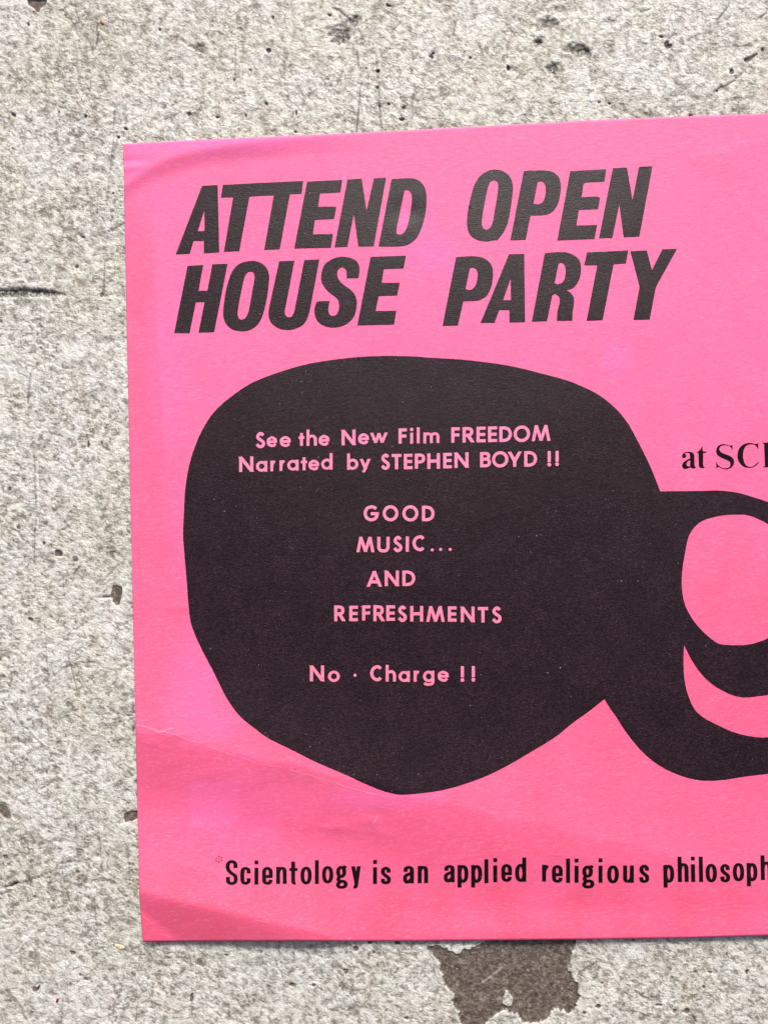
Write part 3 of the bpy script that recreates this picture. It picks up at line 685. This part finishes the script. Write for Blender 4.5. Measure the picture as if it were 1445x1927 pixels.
ARCH = lambda x0, x1, v0, v1: ('C', [(x0, v0), (x0 + (x1 - x0) * .12, v0 + (v1 - v0) * .72), (x0 + (x1 - x0) * .5, v1), (x0 + (x1 - x0) * .88, v0 + (v1 - v0) * .72), (x1, v0)])
FUT = {
 'A': [('D',0,0,.5,1),('D',1,0,.5,1),('L',.22,.26,.78,.26)],
 'B': [('L',0,0,0,1),('C',[(0,1),(.5,1),(.82,.94),(.9,.77),(.8,.6),(.5,.54),(0,.54)]),('C',[(.4,.54),(.8,.5),(1,.28),(.86,.06),(.5,0),(0,0)])],
 'C': [('C',[(1,.84),(.85,.96),(.62,1),(.2,.86),(0,.5),(.2,.14),(.62,0),(.85,.04),(1,.16)])],
 'D': [('L',0,0,0,1),('C',[(0,1),(.42,1),(.82,.86),(1,.5),(.82,.14),(.42,0),(0,0)])],
 'E': [('L',0,0,0,1),('L',0,1,1,1),('L',0,.5,.94,.5),('L',0,0,1,0)],
 'F': [('L',0,0,0,1),('L',0,1,1,1),('L',0,.5,.92,.5)],
 'G': [('C',[(.88,.84),(.72,.96),(.5,1),(.14,.86),(0,.5),(.14,.14),(.5,0),(.86,.14),(.98,.46)]),('L',.58,.47,.98,.47)],
 'H': [('L',0,0,0,1),('L',1,0,1,1),('L',0,.5,1,.5)],
 'I': [('L',.5,0,.5,1)],
 'M': [('D',0,0,.19,1),('D',.19,1,.5,0.02),('D',.5,0.02,.81,1),('D',1,0,.81,1)],
 'N': [('L',0,0,0,1),('L',1,0,1,1),('D',0,1,1,0)],
 'O': [('O',0,0,1,1,2.0)],
 'P': [('L',0,0,0,1),('C',[(0,1),(.5,1),(.88,.92),(1,.71),(.88,.5),(.5,.42),(0,.42)])],
 'R': [('L',0,0,0,1),('C',[(0,1),(.5,1),(.82,.93),(.92,.73),(.82,.54),(.5,.46),(0,.46)]),('D',.42,.46,1,0)],
 'S': [('C',[(.92,.84),(.72,.97),(.45,.99),(.17,.86),(.13,.70),(.32,.58),(.66,.46),(.96,.32),(.95,.12),(.66,0),(.32,.02),(0,.19)])],
 'T': [('L',0,1,1,1),('L',.5,0,.5,1)],
 'U': [('L',0,.4,0,1),('L',1,.4,1,1),('C',[(0,.42),(.03,.2),(.2,.04),(.5,0),(.8,.04),(.97,.2),(1,.42)])],
 'Y': [('D',0,1,.5,.42),('D',1,1,.5,.42),('L',.5,0,.5,.45)],
 '!': [('L',.5,.36,.5,1),('P',.5,.02,.62)],
 '.': [('P',.5,.5,.5)],
 'a': [('O',0,0,1,1,2.0),('L',1,0,1,1)],
 'e': [('L',.02,.5,.98,.5),('C',[(1,.44),(.93,.78),(.5,1),(.07,.8),(0,.5),(.09,.18),(.5,0),(.78,.05),(.96,.24)])],
 't': [('L',.5,0,.5,1),('L',0,.68,1,.68)],
 'h': [('L',0,0,0,1),ARCH(0,1,.36,.62),('L',1,0,1,.36)],
 'm': [('L',0,0,0,1),ARCH(0,.5,.6,1),('L',.5,0,.5,.6),ARCH(.5,1,.6,1),('L',1,0,1,.6)],
 'i': [('L',.5,0,.5,.62),('P',.5,.97,.6)],
 'l': [('L',.5,0,.5,1)],
 'r': [('L',0,0,0,1),('C',[(0,.5),(.25,.86),(.6,1),(1,.95)])],
 'd': [('O',0,0,1,.61,2.0),('L',1,0,1,1)],
 'b': [('O',0,0,1,.61,2.0),('L',0,0,0,1)],
 'y': [('D',0,1,.52,.28),('D',1,1,.30,0)],
 'w': [('D',0,1,.27,0),('D',.27,0,.5,.95),('D',.5,.95,.73,0),('D',.73,0,1,1)],
 'g': [('O',0,.30,1,1,2.0),('L',1,.26,1,1),('C',[(1,.32),(.92,.08),(.5,0),(.15,.04),(0,.13)])],
 'o': [('O',0,0,1,1,2.0)]}
CON = {
 'S': [('C',[(.97,.70),(.93,.9),(.55,1),(.12,.93),(.0,.76),(.12,.6),(.5,.46),(.88,.36),(1,.22),(.9,.06),(.5,0),(.1,.07),(.03,.30)])],
 'c': [('C',[(1,.66),(.95,.9),(.5,1),(.1,.9),(0,.5),(.1,.1),(.5,0),(.95,.1),(1,.34)])],
 'i': [('L',.5,0,.5,.66),('Q',.5,.965)],
 'e': [('L',.1,.45,1,.45),('C',[(1,.42),(.95,.85),(.5,1),(.06,.88),(0,.5),(.07,.1),(.5,0),(.88,.06),(.99,.24)])],
 'n': [('L',0,0,0,1),('C',[(0,.70),(.2,.93),(.58,1),(.93,.92),(1,.66)]),('L',1,0,1,.7)],
 't': [('L',.42,.2,.42,1),('L',0,.68,1,.68),('C',[(.42,.3),(.46,.05),(.75,0),(1,.01)])],
 'o': [('O',0,0,1,1,2.3)],
 'l': [('L',.5,0,.5,1)],
 'g': [('O',0,.50,.84,.93,2.2),('C',[(.72,.86),(.85,.92),(1,1)]),('C',[(.28,.52),(.08,.43),(.06,.34),(.22,.28),(.7,.27),(1,.19),(.98,.06),(.75,0),(.2,0),(-.02,.08),(.06,.18),(.3,.25)])],
 'y': [('D',0,1,.54,.32),('D',1,1,.56,.2),('C',[(.6,.3),(.5,.06),(.34,.0),(.04,.01)])],
 's': [('C',[(.93,.70),(.9,.9),(.52,1),(.15,.92),(.06,.75),(.2,.6),(.55,.47),(.9,.35),(.98,.22),(.88,.05),(.5,0),(.12,.06),(.03,.28)])],
 'a': [('C',[(.08,.70),(.12,.92),(.5,1),(.92,.93),(1,.68)]),('L',1,0,1,.72),('C',[(1,.6),(.6,.54),(.1,.42),(0,.2),(.14,.02),(.45,0),(1,.22)])],
 'p': [('L',0,0,0,1),('O',0,.24,1,1,2.3)],
 'd': [('L',1,0,1,1),('O',0,0,1,.70,2.3)],
 'h': [('L',0,0,0,1),('C',[(0,.48),(.2,.66),(.58,.71),(.93,.64),(1,.46)]),('L',1,0,1,.48)],
 'r': [('L',0,0,0,1),('C',[(0,.60),(.3,.88),(.6,.96),(1,.96)])],
 'u': [('L',0,.3,0,1),('C',[(0,.36),(.05,.08),(.4,0),(.8,.08),(1,.32)]),('L',1,0,1,1)]}

def glyph(ch, font, x0, x1, yt, yb, wv, wh, slope=0, lean=0):
    W, H = x1 - x0, yb - yt
    ops = font[ch]; shp = []
    def m(u, v): return (x0 + wv / 2 + u * (W - wv), yb - wh / 2 - v * (H - wh))
    for op in ops:
        if op[0] == 'L':
            (ax_, ay_), (bx, by) = m(op[1], op[2]), m(op[3], op[4])
            if abs(ax_ - bx) < abs(ay_ - by):
                if ay_ < by: ax_, ay_, bx, by = bx, by, ax_, ay_
                w2 = wv / 2; n = max(1, int((ay_ - by) / 7))
                a0, b0 = ay_ + wh / 2, by - wh / 2; ys = np.linspace(a0, b0, n + 1)
                shp.append(([(ax_ - w2, q) for q in ys] + [(bx + w2, q) for q in ys[::-1]], []))
            else:
                h2 = wh / 2; l, r = min(ax_, bx) - wv / 2, max(ax_, bx) + wv / 2
                shp.append(([(l, ay_ - h2), (r, ay_ - h2), (r, ay_ + h2), (l, ay_ + h2)], []))
        elif op[0] == 'D':
            (ax_, ay_), (bx, by) = m(op[1], op[2]), m(op[3], op[4])
            if ay_ < by: ax_, ay_, bx, by = bx, by, ax_, ay_
            sl = (bx - ax_) / (by - ay_); w2 = (wv if abs(sl) < .9 else wh) * .5 * math.sqrt(1 + sl * sl) * .97
            if abs(sl) > .9: w2 = wv * .5 * math.sqrt(1 + min(abs(sl), 1.2) ** 2)
            ya, yb_ = ay_ + wh / 2, by - wh / 2; k = 0.35
            xa, xb = ax_ + sl * (ya - ay_) * k, bx + sl * (yb_ - by) * k
            shp.append(([(xa - w2, ya), (xb - w2, yb_), (xb + w2, yb_), (xa + w2, ya)], []))
        elif op[0] == 'C':
            shp.append(pen(spline([m(*q) for q in op[1]]), wv, wh))
        elif op[0] == 'O':
            (ax_, ay_), (bx, by) = m(op[1], op[2]), m(op[3], op[4]); p = op[5]
            t = np.linspace(0, 2 * np.pi, 36, endpoint=False); c, s_ = np.cos(t), np.sin(t)
            P = np.stack([(ax_ + bx) / 2 + np.sign(c) * np.abs(c) ** (2 / p) * (bx - ax_) / 2, (ay_ + by) / 2 + np.sign(s_) * np.abs(s_) ** (2 / p) * (by - ay_) / 2], -1)
            shp.append(pen(P, wv, wh, True))
        elif op[0] in 'PQ':
            cx, cy = m(op[1], op[2])
            if op[0] == 'P':
                r = wv * op[3]; t = np.linspace(0, 2 * np.pi, 16, endpoint=False)
                cy = cy if op[2] > .3 else yb - r
                if op[2] > .8: cy = yt + r
                shp.append(([(cx + r * math.cos(q), cy + r * math.sin(q)) for q in t], []))
            else:
                a, b = wv * .48, wv * .48; cy = yt + b
                shp.append(([(cx - a, cy - b), (cx + a, cy - b), (cx + a, cy + b), (cx - a, cy + b)], []))
    xc = (x0 + x1) / 2
    f = lambda lp: [(x + (y - yb) * lean, y - (x - xc) * slope) for x, y in lp]
    return [(f(o_), [f(h) for h in hs]) for o_, hs in shp]

def setline(rootname, label, view, text, font, wv, wh, material, parent, lift, slope=0, lean=0):
    vx, vy, sc = view
    for tok in text.split(';'):
        ch, a, b, c, d = tok.split()
        a, b, c, d = (float(q) for q in (a, b, c, d))
        g = glyph(ch, font, vx + a / sc, vx + b / sc, vy + c / sc, vy + d / sc, wv, wh, slope, lean)
        nm = 'exclamation_mark' if ch == '!' else 'dot' if ch == '.' else 'letter'
        build_print(nm, g, material, parent, lift, 9.0, wear_halo=.22 if material is M_PAPER else 0)  # knocked-out letters paled: bright sharpening halo painted into their colour

A_, B_, C_, D_, E_ = (440,790,4.8167), (700,790,4.0139), (650,930,6.568), (610,1060,4.1286), (570,1230,4.1286)
for view, txt, slope in (
    (A_, "S 197 285 110 257;e 300 393 150 247;e 418 517 148 245;t 588 640 120 236;h 660 753 88 236;e 770 867 137 235;N 977 1103 90 230;e 1127 1225 123 222;w 1238 1392 117 208", .025),
    (B_, "F 200 262 65 180;i 285 313 60 180;l 337 360 57 177;m 387 508 95 176;F 598 662 57 172;R 683 768 55 171;E 788 857 52 170;E 875 943 50 168;D 960 1055 50 166;O 1068 1192 43 168;M 1205 1345 40 160", .025),
    (A_, "N 50 178 333 472;a 202 305 373 470;r 332 387 370 466;r 415 473 367 463;a 485 588 363 460;t 610 665 340 458;e 678 775 362 458;d 792 895 303 452;b 1027 1128 305 452;y 1145 1237 355 475", .02),
    (B_, "S 65 135 255 377;T 148 222 258 373;E 240 305 257 373;P 323 400 255 368;H 417 512 253 370;E 537 602 250 366;N 622 728 247 363;B 815 897 243 358;O 905 1028 237 360;Y 1027 1125 241 355;D 1148 1245 237 353;! 1323 1350 237 353;! 1382 1410 235 350", .02),
    (C_, "G 225 415 137 335;O 460 653 137 335;O 703 900 137 337;D 945 1100 143 333;M 137 357 527 717;U 393 545 527 720;S 587 703 515 715;I 743 785 522 710;C 828 980 507 705;. 1052 1092 668 708;. 1155 1195 662 702;. 1273 1313 663 703", 0),
    (D_, "A 332 447 60 182;N 470 580 57 178;D 607 707 57 176;R 78 162 328 450;E 195 262 330 450;F 295 360 327 445;R 382 467 327 450;E 482 550 327 447;S 570 642 328 455;H 668 768 332 452;M 793 935 333 455;E 960 1027 335 453;N 1060 1167 337 458;T 1192 1272 340 460;S 1300 1377 335 465", 0),
    (E_, "N 55 165 92 215;o 195 287 133 220;. 393 417 156 180;C 522 615 90 215;h 643 722 88 217;a 743 830 135 220;r 860 912 133 218;g 932 1020 133 250;e 1047 1132 133 218;! 1225 1250 98 220;! 1310 1335 97 218", 0)):
    up = ';'.join(t for t in txt.split(';') if t.split()[0] in 'ABCDEFGHIMNOPRSTUY!.')
    lo = ';'.join(t for t in txt.split(';') if t.split()[0] not in 'ABCDEFGHIMNOPRSTUY!.')
    if up: setline('', None, view, up, FUT, 5.8, 5.7, M_PAPER, blob, LIFT2, slope)
    if lo: setline('', None, view, lo, FUT, 5.4, 4.9, M_PAPER, blob, LIFT2, slope)

F_, G_, H_, I_ = (400,1600,4.8167), (680,1600,4.25), (1000,1590,6.0208), (1230,1590,6.721)
foot = holder('footer_line', 'condensed black line of text along the bottom edge')
for view, txt, slope, lean in (
    (F_, "S 120 230 88 315;c 252 347 150 313;i 381 417 93 312;e 450 547 150 313;n 577 673 150 305;t 697 772 102 312;o 797 900 148 310;l 925 967 90 305;o 992 1095 142 300;g 1120 1223 128 347;y 1257 1343 145 347", .01, 0),
    (G_, "i 93 125 78 270;s 153 237 132 272;a 333 420 125 265;n 450 533 125 263;a 658 745 118 255;p 768 855 118 298;p 877 965 118 298;l 982 1015 72 263;i 1053 1085 63 255;e 1118 1203 110 252;d 1228 1317 58 252", .01, 0),
    (H_, "r 118 212 225 415;e 230 352 228 428;l 390 435 155 430;i 487 530 155 428;g 573 708 217 490;i 757 802 152 428;o 855 987 232 435;u 1035 1157 233 428;s 1215 1332 223 430", .0, .0),
    (I_, "p 122 259 252 538;h 303 439 148 468;i 471 521 148 468;l 571 621 148 468;o 655 797 238 473;s 835 965 240 472;o 998 1142 228 460;p 1175 1311 228 520;h 1351 1488 130 443", .012, .02)):
    setline('', None, view, txt, CON, 7.5, 5.6, M_TEXT, foot, LIFT1, slope, lean)
ast = []
for (x, y, dx, dy) in ((58,55,0,5),(60,107,0,5),(37,71,3,2),(80,68,4,-3),(36,97,4,-3),(82,92,4,3),(60,82,1.5,2)):
    a, b = (400 + (x - dx) / 4.8167, 1600 + (y - dy) / 4.8167), (400 + (x + dx) / 4.8167, 1600 + (y + dy) / 4.8167)
    ast.append(pen(np.array([a, ((a[0]+b[0])/2, (a[1]+b[1])/2), b]), 2.9, 2.9))
build_print('asterisk', ast, M_TEXT, foot, LIFT1, 9)

J_ = (1270, 820, 8.257)
side = holder('side_line', 'black serif text running off the right of the picture')
for q in (("108,330 ~110,290 ~140,262 ~190,248 ~240,250 ~280,272 ~297,310 295,330 297,440 ~303,478 328,483 ~305,502 ~275,505 ~248,497 232,485 ~200,505 ~155,514 ~120,500 ~107,470 ~112,435 ~140,400 ~190,370 232,350 230,310 ~222,275 ~200,262 ~165,265 ~150,280 ~168,300 ~168,325 ~150,343 ~125,343",
           "232,377 ~195,395 ~175,430 ~178,460 ~200,473 232,470"),
          ("420,155 427,240 480,243 478,262 433,268 432,440 ~440,482 ~465,490 ~435,500 ~395,497 ~372,480 365,440 362,268 330,268 ~385,215",),
          ("885,137 892,230 ~870,185 ~830,155 ~770,145 ~710,160 ~685,195 ~695,240 ~750,275 ~830,305 ~890,345 ~913,400 ~900,460 ~860,500 ~790,520 ~720,505 ~680,482 655,490 640,510 635,397 ~660,450 ~710,490 ~780,505 ~840,485 ~858,440 ~840,395 ~780,365 ~700,330 ~650,290 ~635,235 ~650,175 ~695,140 ~750,130 ~810,140 ~855,155",),
          ("1288,110 1290,213 ~1265,165 ~1220,135 ~1165,130 ~1110,150 ~1070,200 ~1052,290 ~1060,380 ~1090,450 ~1140,480 ~1200,475 ~1250,440 1293,400 1293,418 ~1250,465 ~1190,490 ~1130,495 ~1060,475 ~1000,420 ~970,350 ~967,280 ~990,200 ~1040,145 ~1110,115 ~1180,113 ~1240,128 1275,120",),
          ("1350,108 1550,100 1550,112 1508,128 1513,470 1555,480 1555,487 1350,487 1392,470 1380,128",)):
    build_print('letter', [(parse(q[0], *J_), [parse(h, *J_) for h in q[1:]])], M_TEXT, side, LIFT1, 9)

# worn fold line, where the dye has rubbed off the paper
crs = []
wr = np.random.RandomState(4)
for pts, wd in (([(257,1364),(272,1367),(285,1371),(300,1376),(312,1377)], 1.1), ([(292,1379),(304,1378),(316,1372),(326,1370)], .9), ([(314,1378),(335,1384),(352,1392),(368,1396)], .9),
                ([(392,1404),(420,1414),(445,1423)], .7), ([(452,1425),(480,1434)], .8), ([(505,1441),(530,1445)], .8), ([(545,1449),(590,1461),(612,1468)], .9),
                ([(616,1469),(650,1480),(690,1491),(712,1497)], .9), ([(715,1498),(745,1502)], .6), ([(268,1722),(282,1733)], .8), ([(480,1731),(510,1737)], .7), ([(700,1551),(706,1545),(711,1534)], .8), ([(1194,1440),(1196,1442)], .8)):
    P = spline(pts, 6); P = P + wr.uniform(-.35, .35, P.shape); crs.append(pen(P, wd, wd))
for q in crs: build_print('fold_line', [q], M_WEAR, flyer, LIFT1 + .05, 9, wear_halo=.48)

# ------------------------------------------------------------------ crumbs lying on the floor
def crumb(name, label, cat, outline, height, material, seed):
    """little pebble-like or husk-like solid with an uneven domed top"""
    P = np.array(outline, float); n = len(P); c = P.mean(0); z0 = floor_z(*c) - .5
    r = np.random.RandomState(seed); rings = []
    for k, (s, hh) in enumerate(((1, 0), (1.0, .45), (.78, .85), (.42, 1.0))):
        for p in P:
            q = c + (p - c) * s * (1 + r.uniform(-.04, .04)); rings.append(((q[0]-CX)*S, (CY-q[1])*S, (z0 + height * hh * (1 + r.uniform(-.15, .15))) * S))
    rings.append(((c[0]-CX)*S, (CY-c[1])*S, (z0 + height) * S))
    f = []
    for k in range(3):
        for i in range(n):
            a, b = k*n+i, k*n+(i+1)%n; f += [(a, b, b+n), (a, b+n, a+n)]
    for i in range(n): f.append((3*n+i, 3*n+(i+1)%n, 4*n))
    o = mesh_obj(name, rings, f, material, None)
    return tag(o, label, cat)
crumb('seed_husk', 'tiny pale yellow husk flake on the floor below the flyer corner', 'husk',
      [(214,1780),(219,1779),(227,1780),(232,1782),(234,1785),(231,1789),(225,1789),(218,1786)], 2.2, plain('pale_husk', (.74,.70,.52), .6, (.55,.46,.22)), 1)
crumb('red_crumb', 'tiny dark red crumb on the floor in the lower left', 'crumb',
      [(104,1888),(105,1883),(108,1881),(110,1883),(109,1887),(107,1890)], 2.4, plain('dark_red', (.22,.014,.008), .5), 2)
crumb('sand_grain', 'tiny orange brown grain on the floor near the top left corner', 'grain',
      [(187,38),(189,34),(192,34),(195,39),(195,43),(191,44)], 3.0, plain('orange_grain', (.62,.33,.16), .4, (.30,.13,.05)), 3)
crumb('paint_flake', 'tiny bright white paint flake on the floor above the flyer', 'flake',
      [(1110,177),(1113,175),(1118,178),(1118,188),(1114,191),(1110,189)], 2.2, plain('white_paint', (.80,.80,.78), .5, (.74,.73,.70)), 4)
